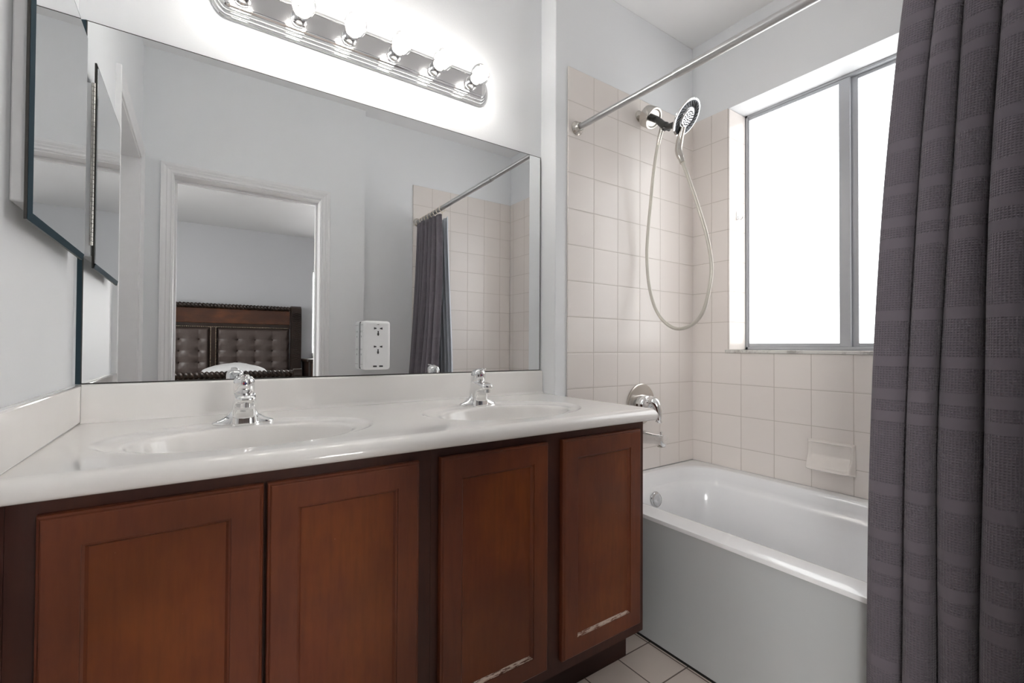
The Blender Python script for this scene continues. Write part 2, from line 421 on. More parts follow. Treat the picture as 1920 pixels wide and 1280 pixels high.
# door frames
d1 = struct_empty('door_1', ((DX0+DX1)/2, -1.55, 0))
mb = MB(); mb.box(DX0-0.018, DX0, -1.612, YN+0.001, 0, DH); mb.box(DX1, DX1+0.018, -1.612, YN+0.001, 0, DH); mb.box(DX0-0.018, DX1+0.018, -1.612, YN+0.001, DH, DH+0.018)
mb.box(DX0, DX0+0.012, -1.605, -1.575, 0, DH-0.012); mb.box(DX1-0.012, DX1, -1.605, -1.575, 0, DH-0.012); mb.box(DX0, DX1, -1.605, -1.575, DH-0.012, DH)
struct('door_jamb', mb, M['trim'], d1)
def casing_profile(a, b, h, face, axis):
    """three legs of moulded casing around an opening a..b, h high; face = plane coordinate and outward sign"""
    prof = [(0.004, 0.0), (0.004, 0.007), (0.010, 0.010), (0.014, 0.0085), (0.020, 0.009), (0.030, 0.013), (0.034, 0.0115), (0.046, 0.0165), (0.058, 0.0175), (0.060, 0.015), (0.060, 0.0)]
    m = MB(); pl, sg = face
    def P(u, z, d): return (u, pl+sg*d, z) if axis == 'x' else (pl+sg*d, u, z)
    r0 = [P(a-o_, 0.0, d) for o_, d in prof]; r1 = [P(a-o_, h+o_, d) for o_, d in prof]
    r2 = [P(b+o_, h+o_, d) for o_, d in prof]; r3 = [P(b+o_, 0.0, d) for o_, d in prof]
    m.loft([r0, r1, r2, r3]); return m
struct('door_casing', casing_profile(DX0, DX1, DH+0.002, (YN+0.0002, 1), 'x'), M['trim'], d1)
d2 = struct_empty('door_2', (-2.53, (D2A+D2B)/2, 0))
mb = MB(); mb.box(-2.602, XL+0.001, D2A-0.0185, D2A-0.0002, 0, D2H-0.001); mb.box(-2.602, XL+0.001, D2B+0.0002, D2B+0.0185, 0, D2H-0.001); mb.box(-2.602, XL+0.001, D2B+0.0002, D2A-0.0002, D2H-0.0185, D2H-0.0002)
mb.box(-2.555, -2.543, D2B+0.0185, D2B+0.034, 0, D2H-0.034); mb.box(-2.555, -2.543, D2A-0.034, D2A-0.0185, 0, D2H-0.034)
struct('door_jamb', mb, M['trim'], d2)
struct('door_casing', casing_profile(D2B+0.012, D2A-0.012, D2H-0.012, (XL+0.0002, 1), 'y'), M['trim'], d2)
struct('door_slab', box(-2.595, -2.558, D2B+0.019, D2A-0.019, 0.006, D2H-0.02), M['trim'], d2, bevel=0.003)
# baseboards
struct('baseboard_back', box(DX1+0.064, -1.263, YN+0.0002, YN+0.012, 0, 0.085), M['trim'], bevel=0.003)
struct('baseboard_left', box(XL+0.0002, XL+0.012, D2A+0.066, -0.55, 0, 0.085), M['trim'], bevel=0.003)

# ------------------------------------------------------------------ setting: bedroom beyond the door
BX0, BX1, BY = -4.3, 0.35, -5.7
struct('floor_bedroom', box(BX0-0.1, BX1+0.1, BY-0.1, -1.68, -0.1, 0.0), M['carpet'])
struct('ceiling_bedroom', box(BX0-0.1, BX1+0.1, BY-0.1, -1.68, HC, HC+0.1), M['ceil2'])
mb = MB(); B2 = (-0.785, 0.12, 0.92, 2.19)
mb.box(BX0-0.1, B2[0], BY-0.12, BY, 0, HC); mb.box(B2[1], BX1+0.1, BY-0.12, BY, 0, HC); mb.box(B2[0], B2[1], BY-0.12, BY, 0, B2[2]); mb.box(B2[0], B2[1], BY-0.12, BY, B2[3], HC)
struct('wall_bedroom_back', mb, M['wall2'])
mb = MB(); L2 = (-3.9, -2.5, 0.9, 2.2)
mb.box(BX0-0.12, BX0, BY, L2[0], 0, HC); mb.box(BX0-0.12, BX0, L2[1], -1.61, 0, HC); mb.box(BX0-0.12, BX0, L2[0], L2[1], 0, L2[2]); mb.box(BX0-0.12, BX0, L2[0], L2[1], L2[3], HC)
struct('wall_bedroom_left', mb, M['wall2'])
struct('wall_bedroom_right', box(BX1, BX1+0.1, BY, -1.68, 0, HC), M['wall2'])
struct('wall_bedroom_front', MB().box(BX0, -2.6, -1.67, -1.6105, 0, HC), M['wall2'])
w2 = struct_empty('window_2', (-0.33, BY-0.06, B2[2]))
struct('window_pane', box(B2[0]+0.02, B2[1]-0.02, BY-0.10, BY-0.095, B2[2]+0.02, B2[3]-0.02), M['pane2'], w2)
mb = MB(); mb.box(B2[0], B2[0]+0.025, BY-0.11, BY-0.06, B2[2], B2[3]); mb.box(B2[1]-0.025, B2[1], BY-0.11, BY-0.06, B2[2], B2[3]); mb.box(B2[0], B2[1], BY-0.11, BY-0.06, B2[2], B2[2]+0.025); mb.box(B2[0], B2[1], BY-0.11, BY-0.06, B2[3]-0.025, B2[3]); mb.box(B2[0], B2[1], BY-0.08, BY+0.02, B2[2]-0.02, B2[2])
struct('window_frame', mb, M['trim'], w2)
w3 = struct_empty('added_fill_window', (BX0-0.06, -3.2, L2[2]))  # added out of view, its glowing pane fills bedroom and doorway with light
struct('window_pane', box(BX0-0.10, BX0-0.095, L2[0]+0.02, L2[1]-0.02, L2[2]+0.02, L2[3]-0.02), M['pane2'], w3)
mb = MB()
for ya in (L2[0], (L2[0]+L2[1])/2-0.012, L2[1]-0.025): mb.box(BX0-0.11, BX0-0.06, ya, ya+0.025, L2[2], L2[3])
mb.box(BX0-0.11, BX0-0.06, L2[0], L2[1], L2[2], L2[2]+0.025); mb.box(BX0-0.11, BX0-0.06, L2[0], L2[1], L2[3]-0.025, L2[3])
struct('window_frame', mb, M['trim'], w3)

# ------------------------------------------------------------------ vanity cabinet
CX0, CX1 = XL+0.002, -0.995
FY = -0.487
cab = thing('vanity_cabinet', ((CX0+CX1)/2, -0.2, 0), 'reddish brown wooden double vanity cabinet with four worn panel doors', 'cabinet')
mb = MB()
mb.box(CX1-0.016, CX1, FY+0.018, -0.0005, 0.13, 0.811); mb.box(CX0, CX0+0.016, FY+0.018, YM-0.001, 0.0, 0.811)
mb.box(CX0+0.016, CX1-0.016, FY+0.018, -0.0005, 0.13, 0.146)
obj('carcass', mb, M['wood_dark'], cab)
DOORS = [(-2.394, -2.090), (-2.084, -1.778), (-1.725, -1.403), (-1.351, -1.024)]
DZ0, DZ1, DFY = 0.168, 0.786, -0.507
mb = MB()
for a, b in ((CX0, -2.430), (-2.4295, -2.365), (-2.105, -2.068), (-1.80, -1.744), (-1.7435, -1.698), (-1.43, -1.325), (-1.05, CX1)):
    mb.box(a, b, FY, FY+0.0175, 0.13, 0.811)
for a, b in ((-2.365, -2.105), (-2.068, -1.80), (-1.698, -1.43), (-1.325, -1.05)):
    mb.box(a, b, FY, FY+0.0175, 0.76, 0.811); mb.box(a, b, FY, FY+0.0175, 0.13, 0.19)
obj('face_frame', mb, M['wood_dark'], cab, merge=False)
mb = MB(); mb.box(CX0+0.016, -0.985, -0.408, -0.392, 0.0, 0.1295)
obj('toe_kick', mb, M['kick'], cab)
mb = MB(); mb.box(-1.012, CX1, -0.391, -0.0005, 0.0, 0.1295)
obj('end_foot', mb, M['wood_door'], cab)
for i, (a, b) in enumerate(DOORS):
    SW = 0.052
    def fr(e, y): return [(a+e, y, DZ0+e), (b-e, y, DZ0+e), (b-e, y, DZ1-e), (a+e, y, DZ1-e)]
    fl = [fr(0.001, DFY+0.0195), fr(0, DFY+0.0185), fr(0, DFY+0.0085), fr(0.0012, DFY+0.0055), fr(0.0042, DFY+0.0035), fr(0.0060, DFY+0.0008), fr(0.0078, DFY), fr(SW, DFY), fr(SW, DFY+0.0195), fr(0.001, DFY+0.0195)]
    m = MB(); m.loft(fl, (False, False))
    d = obj('door', m, M['wood_door'], cab, smooth=20)
    obj('door_panel', box(a+SW-0.002, b-SW+0.002, DFY+0.0085, DFY+0.014, DZ0+SW-0.002, DZ1-SW+0.002), M['wood_panel'], d)
    # inner bead, mitred, sloping into the panel
    ia, ib, ja, jb = a+SW, b-SW, DZ0+SW, DZ1-SW; t = 0.008
    def rim(e, y): return [(ia+e, y, ja+e), (ib-e, y, ja+e), (ib-e, y, jb-e), (ia+e, y, jb-e)]
    o0, o1, o2_ = rim(0, DFY+0.0025), rim(0.004, DFY+0.0035), rim(t, DFY+0.0085)
    def bead(name, ks, mat):
        mm = MB()
        for k in ks:
            q = (k+1) % 4
            for r0, r1 in ((o0, o1), (o1, o2_)):
                mm.add([r0[k], r0[q], r1[q], r1[k]], [(0, 1, 2, 3)])
        return obj(name, mm, mat, d, recalc=False)
    if i >= 2:
        bead('bead', (1, 2, 3), M['wood_door']); wb = bead('bottom_bead', (0,), M['wood_worn']); wb['label'] = 'worn whitish bottom bead'
    else: bead('bead', (0, 1, 2, 3), M['wood_door'])

# ------------------------------------------------------------------ countertop with two moulded sinks
ZT = 0.848
top = thing('vanity_countertop', (-1.7, -0.2, 0.812), 'glossy off-white cultured marble double vanity top with two moulded oval sinks', 'countertop')
BOWLS = [(-2.092, -0.265), (-1.387, -0.265)]
OA, OB = 0.278, 0.190
NE = 96
def ell(cx, cy, a, b, z, n=NE): return [(cx+a*math.cos(2*PI*k/n), cy+b*math.sin(2*PI*k/n), z) for k in range(n)]
FX1, FY0 = -0.977, -0.495
poly = [(XL+0.0005, YM-0.0005), (XW-0.001, YM-0.0005), (XW-0.001, -0.001), (FX1, -0.001), (FX1, FY0), (XL+0.0005, FY0)]
bm = bmesh.new()
def loop(pts):
    vv = [bm.verts.new(p_) for p_ in pts]
    return [bm.edges.new((vv[i], vv[(i+1) % len(vv)])) for i in range(len(vv))]
ed = loop([(x, y, ZT) for x, y in poly])
for cx, cy in BOWLS: ed += loop(ell(cx, cy, OA, OB, ZT))
bmesh.ops.triangle_fill(bm, use_beauty=True, use_dissolve=False, edges=ed)
bm.verts.ensure_lookup_table()
tm = MB()
tm.v = [tuple(v.co) for v in bm.verts]; bm.verts.index_update()
tm.f = [tuple(v.index for v in f_.verts) for f_ in bm.faces]
bm.free()
# rounded front and right edge swept along the top's outline
prof = [(0, ZT)]
for k in range(1, 9):
    a = PI/2*k/8; prof.append((0.031*math.sin(a), ZT-0.024+0.024*math.cos(a)))
prof += [(0.0305, 0.819), (0.028, 0.8145), (0.023, 0.812), (-0.04, 0.812)]
path = [((XL+0.0005, FY0), (0, -1))]
for k in range(9):
    a = -PI/2+PI/2*k/8; path.append(((FX1, FY0), (math.cos(a), math.sin(a))))
path.append(((FX1, -0.001), (1, 0)))
rings = [[(p_[0]+n_[0]*o_, p_[1]+n_[1]*o_, z_) for o_, z_ in prof] for p_, n_ in path]
tm.loft(rings, closed=False)
b0 = len(tm.v)
tm.add(rings[0], [tuple(range(len(prof)))]); tm.add(rings[-1], [tuple(range(len(prof)-1, -1, -1))])
slab = obj('top_slab', tm, M['marble'], top, smooth=35)
for cx, cy in BOWLS:
    bs = MB(); R_ = [ell(cx, cy, OA, OB, ZT)]
    IA, IB, icy = 0.222, 0.138, cy-0.012
    for t, dz in ((0.08, 0.0006), (0.18, 0.003), (0.30, 0.0055), (0.45, 0.0068), (0.75, 0.0072), (0.90, 0.0080)):
        a = OA+(IA-OA)*t; b = OB+(IB-OB)*t; c = cy+(icy-cy)*t
        R_.append(ell(cx, c, a, b, ZT-dz))
    for t, dz in ((1.0, 0.011), (0.985, 0.018), (0.96, 0.032), (0.90, 0.062), (0.80, 0.092), (0.62, 0.118), (0.40, 0.130), (0.2, 0.135), (0.09, 0.137)):
        R_.append(ell(cx, icy, IA*t, IB*t, ZT-dz))
    bs.loft(R_, (False, True))
    bo = obj('sink_basin', bs, M['marble'], top, smooth=180, recalc=False)
    obj('drain_ring', MB().lathe([(0, 0.022), (0.002, 0.022), (0.003, 0.018), (0.0015, 0.014), (0.0015, 0.001)], (cx, icy, ZT-0.1365), (0, 0, 1), 28), M['drain'], bo, smooth=40)
mb = MB()
prof = [(YM-0.0005, ZT-0.02), (YM-0.0195, ZT-0.02), (YM-0.0205, ZT+0.012), (YM-0.0195, ZT+0.09), (YM-0.0165, ZT+0.0955), (YM-0.012, ZT+0.097), (YM-0.0005, ZT+0.097)]
prof = [(y, max(z, ZT+0.0003)) for y, z in prof]; prof.insert(2, (YM-0.026, ZT+0.0003)); prof.insert(3, (YM-0.0225, ZT+0.004))
prof.pop(1)
mb.loft([[(XL+0.0195, y, z) for y, z in prof], [(XW-0.0015, y, z) for y, z in prof]])
obj('backsplash', mb, M['marble'], top, smooth=50)
mb = MB(); mb.box(XL+0.0008, XL+0.0190, FY0-0.02, YM-0.0008, ZT+0.0003, ZT+0.0965)
obj('side_splash', mb, M['marble'], top, bevel=0.004, seg=3)

# ------------------------------------------------------------------ faucets
def make_faucet(loc, label):
    F = thing('sink_faucet', loc, label, 'faucet', 'faucets on the vanity top')
    x0, y0, z0 = loc
    blk = [(0, .0300, -.0340, .024), (.006, .0296, -.0338, .024), (.016, .0285, -.0325, .0238), (.028, .0272, -.0320, .0236), (.040, .0262, -.0345, .0235), (.049, .0256, -.0405, .0234), (.055, .0252, -.0500, .0233),
           (.0585, .0250, -.0600, .0232), (.0605, .0248, -.0690, .0230), (.066, .0245, -.0740, .0230), (.074, .0241, -.0745, .0229), (.0785, .0238, -.0710, .0228), (.0815, .0235, -.0560, .0226), (.084, .0231, -.0320, .0224)]
    m = MB(); m.loft([sring(x0, y0+(a+b)/2, z0+z*.98, hx, (b-a)/2, 48, 4.2) for z, hx, a, b in blk])
    wing = [(0, .0695, .0225), (.004, .0705, .0230), (.008, .0690, .0222), (.0115, .0630, .0212), (.0150, .0540, .0205), (.0200, .0440, .0200), (.0270, .0350, .0198), (.0360, .0290, .0196), (.046, .0240, .0190)]
    m.loft([sring(x0, y0-.001, z0+z, hx, hd_, 48, 2.4) for z, hx, hd_ in wing])
    obj('body', m, M['chrome'], F, smooth=60, merge=False)
    m = MB(); m.lathe([(0, .0115), (.012, .0120), (.0125, .0095), (.006, .0085)], (x0, y0-.060, z0+.062), (0, 0, -1), 24)
    obj('aerator', m, M['chrome'], F, smooth=40)
    m = MB()
    hr = [(.0855, .0222, 0), (.088, .0236, 0), (.098, .0243, -.001), (.110, .0245, -.002), (.119, .0240, -.003), (.126, .0218, -.004), (.1315, .0165, -.005), (.134, .009, -.006), (.1345, .0008, -.006)]
    m.loft([sring(x0, y0-.002+c, z0+z*.94, r, r*.98, 36, 2.3) for z, r, c in hr])
    h = obj('handle', m, M['chrome'], F, smooth=60)
    m = MB(); pts = [(0, .010, .124), (0, -.004, .1315), (0, -.020, .1350), (0, -.034, .1355), (0, -.043, .1370), (0, -.048, .1385)]
    ws = [(.010, .006), (.0125, .005), (.011, .004), (.0095, .0034), (.0085, .0030), (.005, .0018)]
    rr = []
    for (px, py, pz), (hw, ht) in zip(pts, ws):
        rr.append([(x0+px+hw*math.cos(2*PI*k/16), y0+py, z0+pz*.94+ht*math.sin(2*PI*k/16)) for k in range(16)])
    m.loft(rr); obj('lever', m, M['chrome'], h, smooth=60)
    for dx, mt in ((-.0026, 'red'), (.0012, 'blue')):
        m = MB(); m.lathe([(-.001, .0022), (.0012, .0022)], (x0+dx, y0-.0282, z0+.107), (0, -1, 0.05), 16)
        dd = obj('temperature_dot', m, M[mt], h, smooth=40); dd['label'] = 'red dot' if mt == 'red' else 'blue dot'
    return F
ZF = ZT-0.0070
F1 = make_faucet((-2.095, -0.088, ZF), 'chrome single-lever faucet at the left sink, in front of the bed reflection')
def copy_tree(o, parent=None):
    c = o.copy(); COL.objects.link(c)
    if parent is not None: c.parent = parent
    for ch in list(o.children): copy_tree(ch, c)
    return c
F2 = copy_tree(F1); F2.location = (-1.387, -0.088, ZF)
tag(F2, 'chrome single-lever faucet at the right sink, nearer the bathtub', 'faucet', 'faucets on the vanity top')

# ------------------------------------------------------------------ big wall mirror
MX0, MX1, MZ0, MZ1 = -2.450, -0.970, 0.9455, 1.874
YS = YM-0.006
mir = thing('wall_mirror', ((MX0+MX1)/2, YM-0.003, MZ0), 'large frameless wall mirror above the double vanity backsplash', 'mirror')
obj('mirror_glass', box(MX0+0.013, MX1-0.003, YS, YM-0.0005, MZ0+0.003, MZ1-0.0025), M['mirror'], mir)
mb = MB(); mb.box(MX0+0.010, MX1, YS+0.0003, YM-0.0007, MZ0, MZ0+0.003); mb.box(MX0+0.010, MX1, YS+0.0003, YM-0.0007, MZ1-0.0025, MZ1); mb.box(MX1-0.003, MX1, YS+0.0003, YM-0.0007, MZ0, MZ1); mb.box(MX0+0.0105, MX0+0.013, YS+0.0003, YM-0.0007, MZ0, MZ1)
e = obj('dark_edge', mb, M['mirror_edge'], mir, merge=False); e['label'] = 'dark desilvered mirror edge'
mb = MB(); mb.add([(MX0, YM-0.001, MZ0), (MX0+0.0105, YS, MZ0), (MX0+0.0105, YS, MZ1), (MX0, YM-0.001, MZ1)], [(0, 1, 2, 3)])
mb.add([(MX0, YM-0.0005, MZ0), (MX0+0.0105, YM-0.0005, MZ0), (MX0+0.0105, YM-0.0005, MZ1), (MX0, YM-0.0005, MZ1)], [(3, 2, 1, 0)])
e = obj('bevelled_edge', mb, M['bevel'], mir); e['label'] = 'bevelled left edge with dark reflection painted blue-grey'

# ------------------------------------------------------------------ power outlet cube on the mirror
SX0, SX1, SZ0, SZ1, SY = -1.7460, -1.6555, 0.967, 1.131, YS-0.054
cube = thing('power_outlet_cube', ((SX0+SX1)/2, YS-0.027, SZ0), 'white multi-socket power outlet cube mounted on the mirror above the backsplash', 'power outlet')
body = obj('housing', box(SX0, SX1, SY, YS-0.004, SZ0, SZ1), M['plastic'], cube, bevel=0.010, seg=4)
obj('mounting_plate', box(SX0+0.003, SX1-0.003, YS-0.0042, YS-0.0003, SZ0+0.003, SZ1-0.003), M['slot'], cube)
cxs = (SX0+SX1)/2+0.002
def prism(m, pts, y, d=0.0008): 
    n = len(pts); m.loft([[(x, y-d, z) for x, z in pts], [(x, y+0.0004, z) for x, z in pts]])
for zc in (1.101, 1.040):
    m = MB()
    for sgn in (-1, 1):
        c = cxs+sgn*0.0098
        prism(m, [(c-sgn*0.004, zc+0.0045-0.0015), (c-sgn*0.004, zc+0.0045+0.0015), (c+sgn*0.0045, zc+0.0045+0.0036), (c+sgn*0.0045, zc+0.0045-0.0036)], SY)
    z2 = zc-0.0145
    prism(m, [(cxs+0.0036*math.cos(a)*0.9, z2+0.0055*math.sin(a)) for a in [2*PI*k/12 for k in range(12)]], SY)
    prism(m, [(cxs-0.0016, z2+0.004), (cxs+0.0016, z2+0.004), (cxs+0.0022, z2+0.0105), (cxs-0.0022, z2+0.0105)], SY)
    obj('socket', m, M['slot'], cube, merge=False)
for dx in (-0.010, 0.0105):
    m = MB(); m.box(cxs+dx-0.0062, cxs+dx+0.0062, SY-0.0008, SY+0.0005, 0.9765, 0.9815)
    obj('usb_port', m, M['slot'], cube)
obj('indicator', box(cxs-0.003, cxs+0.003, SY-0.0008, SY+0.0005, 1.1175, 1.119), M['slot'], cube)
for zc in (1.095, 1.035):
    m = MB()
    for yy in (-0.006, 0.006): m.box(SX0-0.0006, SX0+0.0004, YS-0.025+yy-0.001, YS-0.025+yy+0.001, zc-0.003, zc+0.003)
    m.box(SX0-0.0006, SX0+0.0004, YS-0.027, YS-0.023, zc-0.020, zc-0.014)
    obj('side_socket', m, M['slotgrey'], cube, merge=False)
obj('side_seam', box(SX0-0.0006, SX0+0.0004, YS-0.042, YS-0.012, 1.1165, 1.1175), M['slotgrey'], cube)
obj('side_seam', box(SX0-0.0006, SX0+0.0004, YS-0.042, YS-0.012, 0.985, 0.986), M['slotgrey'], cube)

# ------------------------------------------------------------------ vanity light bar
LX0, LX1, LZ = -2.135, -1.290, 2.0665
lamp = thing('vanity_light', ((LX0+LX1)/2, YM-0.02, LZ), 'chrome six-bulb vanity light bar with fluted edges above the mirror', 'wall lamp')
def stad(d, y, n=20):
    a, b = 0.046-d*0.95, 0.0625-d; pts = []
    for k in range(n+1):
        t = -PI/2+PI*k/n; pts.append((LX1+max(a, .0005)*math.cos(t), y, LZ+b*math.sin(t)))
    for k in range(n+1):
        t = PI/2+PI*k/n; pts.append((LX0+max(a, .0005)*math.cos(t), y, LZ+b*math.sin(t)))
    return pts
pr = [(0, 0), (0, .005), (.002, .0075), (.006, .0085), (.0075, .0085), (.008, .0125), (.010, .016), (.014, .017), (.0155, .017), (.016, .021), (.018, .0245), (.022, .0255), (.0235, .0255), (.024, .029), (.0265, .0315), (.030, .032), (.0305, .0305)]
m = MB(); m.loft([stad(d, YM-0.0005-p_) for d, p_ in pr], (True, True))
obj('back_plate', m, M['chrome'], lamp, smooth=32)
m = MB(); m.box(LX0-0.004, LX1+0.004, YM-0.0325, YM-0.0315, LZ-0.031, LZ+0.031)
obj('face_plate', m, M['chrome_plate'], lamp)
BX = [-1.335+(-2.100+1.335)*k/5 for k in range(6)]
yb = YM-0.0325
bulb0 = None
for i, bx in enumerate(BX):
    if bulb0 is None:
        m = MB(); m.lathe([(0, .024), (.002, .0245), (.004, .0225), (.006, .021), (.030, .0195), (.032, .0205), (.034, .0195), (.034, .0175), (.010, .0165)], (bx, yb, LZ), (0, -1, 0), 32, (True, False))
        sk = obj('bulb_socket', m, M['chrome'], lamp, smooth=40)
        m = MB(); g0 = yb-0.030
        prof = [(0, .0135), (.004, .0150), (.008, .019)]
        rg, cg = 0.0355, 0.041
        for k in range(5, 25):
            th = PI*k/24
            prof.append((cg-rg*math.cos(th), rg*math.sin(th)))
        m.lathe(prof, (bx, g0, LZ), (0, -1, 0), 36, (False, False))
        bulb0 = obj('light_bulb', m, M['glass'], lamp, smooth=180)
        m = MB(); m.lathe([(0, .0132), (.012, .0132), (.016, .010), (.016, .001)], (bx, g0+0.004, LZ), (0, -1, 0), 24)
        bb = obj('bulb_base', m, M['bulb_base'], bulb0, smooth=40)
        pts = []
        for k in range(0, 91):
            t = k/90; a = 2*PI*3.6*t
            rr_ = 0.0235*math.sin(PI*(0.14+0.80*t))**0.8
            pts.append((bx+rr_*math.cos(a), g0-0.016-0.052*t, LZ+rr_*math.sin(a)))
        m = MB(); m.tube(pts, 0.0037, 6)
        sp_ = obj('spiral_tube', m, M['spiral'], bulb0, smooth=180)
    else:
        dx = bx-BX[0]
        c = sk.copy(); COL.objects.link(c); c.location.x += dx
        c = bulb0.copy(); COL.objects.link(c); c.location.x += dx
        for ch in (bb, sp_):
            q = ch.copy(); COL.objects.link(q); q.parent = c

# ------------------------------------------------------------------ medicine cabinet on the left wall
mc = thing('medicine_cabinet', (-2.442, -0.19, 1.282), 'white medicine cabinet on the left wall with frameless mirror door', 'medicine cabinet')
obj('body', box(XL+0.0005, -2.4335, -0.392, 0.018, 1.282, 1.748), M['trim'], mc, bevel=0.003)
x0d, x1d = -2.4325, -2.4245
ya, yb_, za, zb = -0.4125, 0.020, 1.2505, 1.803
bw = 0.013
dr = obj('mirror_door', box(x0d, x0d+0.004, ya, yb_, za, zb), M['mirror_edge'], mc)
mb = MB()
outer = [(x0d+0.0045, y, z) for y, z in ((ya, za), (yb_, za), (yb_, zb), (ya, zb))]
inner = [(x1d, y, z) for y, z in ((ya+bw, za+bw), (yb_-0.001, za+bw), (yb_-0.001, zb-bw), (ya+bw, zb-bw))]
for k in range(4):
    q = (k+1) % 4
    if k == 1: continue
    mb.add([outer[k], outer[q], inner[q], inner[k]], [(0, 1, 2, 3)])
o = obj('door_bevel', mb, M['bevel'], dr); o['label'] = 'bevelled border with dark reflection painted blue-grey'
mb = MB(); mb.loft([[(x0d+0.0042, p_[1], p_[2]) for p_ in inner], inner])
obj('door_glass', mb, M['mirror'], dr)
mb = MB(); zz = 1.31
while zz < 1.735:
    mb.lathe([(0, .0042), (0.0105, .0042)], (-2.4335, 0.0235, zz), (0, 0, 1), 12); zz += 0.0118
obj('piano_hinge', mb, M['nickel'], mc, smooth=40, merge=False)

# ------------------------------------------------------------------ bathtub
tub = thing('bathtub', (-0.44, -0.76, 0), 'white alcove bathtub with grey-white apron under the frosted window', 'bathtub')
TX0, TX1, TY0, TY1 = -0.873, -0.0075, -1.5575, -0.0075
def tr_(ins, z, r=None, n=10): return rrect(-0.783+ins, -0.058-ins*0.8, -1.45+ins*1.6, -0.040-ins, r, z, n)
rings = [rrect(TX0+0.016, TX1, TY0, TY1, 0.003, 0.4345, 10), rrect(TX0+0.002, TX1, TY0, TY1, 0.003, 0.4347, 10), rrect(TX0, TX1, TY0, TY1, 0.004, 0.4365, 10), rrect(TX0, TX1, TY0, TY1, 0.004, 0.4455, 10), rrect(TX0+0.0015, TX1-0.001, TY0+0.001, TY1-0.001, 0.004, 0.4488, 10), rrect(TX0+0.005, TX1-0.002, TY0+0.002, TY1-0.002, 0.004, 0.450, 10),
         tr_(-0.004, 0.450, 0.17), tr_(0.004, 0.449, 0.17), tr_(0.011, 0.444, 0.17), tr_(0.018, 0.432, 0.165), tr_(0.026, 0.405, 0.16), tr_(0.031, 0.388, 0.16), tr_(0.040, 0.379, 0.155), tr_(0.048, 0.368, 0.15), tr_(0.062, 0.30, 0.15), tr_(0.085, 0.17, 0.15), tr_(0.105, 0.115, 0.14), tr_(0.14, 0.088, 0.12), tr_(0.19, 0.080, 0.1)]
m = MB(); m.loft(rings, (False, True))
obj('tub_shell', m, M['enamel'], tub, smooth=28)
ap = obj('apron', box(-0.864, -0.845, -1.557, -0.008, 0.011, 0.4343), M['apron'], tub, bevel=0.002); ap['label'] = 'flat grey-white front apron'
obj('base_strip', box(-0.860, -0.845, -1.557, -0.008, 0.0, 0.011), M['black'], tub)  # solid black strip along the foot of the apron
m = MB(); m.lathe([(0, .036), (.004, .0365), (.009, .033), (.011, .024), (.0112, .003), (.010, .001)], (-0.43, -0.0950, 0.338), (0, -1, 0.16), 36)
obj('overflow_plate', m, M['chrome_plate'], tub, smooth=50)

# ------------------------------------------------------------------ tub spout, shower valve
sp = thing('tub_spout', (-0.425, -0.007, 0.62), 'chrome tub spout on the tiled wall behind the vanity end', 'spout')
def oring(x, y, z, hx, hz, n=24, e=2.4): return [(px, y, z+(py)) for px, py, _ in [(x+q[0], q[1], 0) for q in sring(0, 0, 0, hx, hz, n, e)]]
m = MB(); m.loft([oring(-.425, -.0073, .618, .033, .033), oring(-.425, -.018, .618, .032, .032), oring(-.425, -.05, .618, .027, .028), oring(-.425, -.09, .620, .024, .024), oring(-.425, -.118, .620, .0235, .0255), oring(-.425, -.1375, .617, .023, .027), oring(-.425, -.139, .617, .020, .024)])
obj('spout_body', m, M['chrome'], sp, smooth=50)
m = MB(); m.lathe([(0, .004), (.006, .004), (.007, .0065), (.012, .0065), (.014, .004)], (-.425, -.122, .6445), (0, 0, 1), 18)
obj('diverter_knob', m, M['chrome'], sp, smooth=50)
m = MB(); m.box(-.440, -.410, -.136, -.112, .586, .594)
obj('outlet', m, M['nickel'], sp, bevel=.003)
va = thing('shower_valve', (-0.432, -0.007, 0.775), 'round nickel shower valve with drooping lever on the tiled wall', 'shower valve')
m = MB(); m.lathe([(0, .097), (.003, .0985), (.0065, .0975), (.0085, .093), (.0090, .088), (.0105, .060), (.0115, .046)], (-.432, -.0073, .775), (0, -1, 0), 48)
obj('escutcheon', m, M['nickel'], va, smooth=50)
m = MB(); m.lathe([(-.010, .046), (.026, .044), (.031, .040), (.033, .033), (.050, .031), (.054, .024), (.054, .001)], (-.432, -.0250, .775), (0, -1, 0), 36)
obj('valve_sleeve', m, M['chrome'], va, smooth=40)
P_ = catmull([(-.432, -.070, .790), (-.432, -.090, .790), (-.430, -.104, .772), (-.428, -.110, .745), (-.427, -.113, .716), (-.427, -.112, .698)], 6)
n_ = len(P_)
m = MB(); m.tube(P_, [.030-.020*(i/(n_-1))**.8 + (.004 if i > n_-5 else 0) for i in range(n_)], 18)
obj('lever', m, M['chrome'], va, smooth=60)

# ------------------------------------------------------------------ handheld shower
sh = thing('handheld_shower', (-0.441, -0.007, 2.167), 'chrome handheld shower with dark round spray face and looping hose', 'shower head')
SXs = -0.441
m = MB(); m.lathe([(0, .028), (.003, .0285), (.007, .024), (.010, .014), (.012, .010)], (SXs, -.0073, 2.167), (0, -1, 0), 32)
obj('wall_flange', m, M['nickel'], sh, smooth=50)
m = MB(); m.tube([(SXs, -.016, 2.167), (SXs, -.034, 2.164), (SXs, -.046, 2.157), (SXs, -.060, 2.146)], .0105, 16)
obj('shower_arm', m, M['nickel'], sh, smooth=60)
ax = Vector((0.05, -0.80, -0.58)).normalized()
dc = Vector((SXs, -.046, 2.157))
m = MB(); m.lathe([(0, .012), (.002, .030), (.004, .044), (.008, .049), (.050, .050), (.055, .0485), (.057, .043), (.056, .040), (.050, .036), (.048, .001)], dc, ax, 40)
obj('dock_housing', m, M['nickel'], sh, smooth=40)
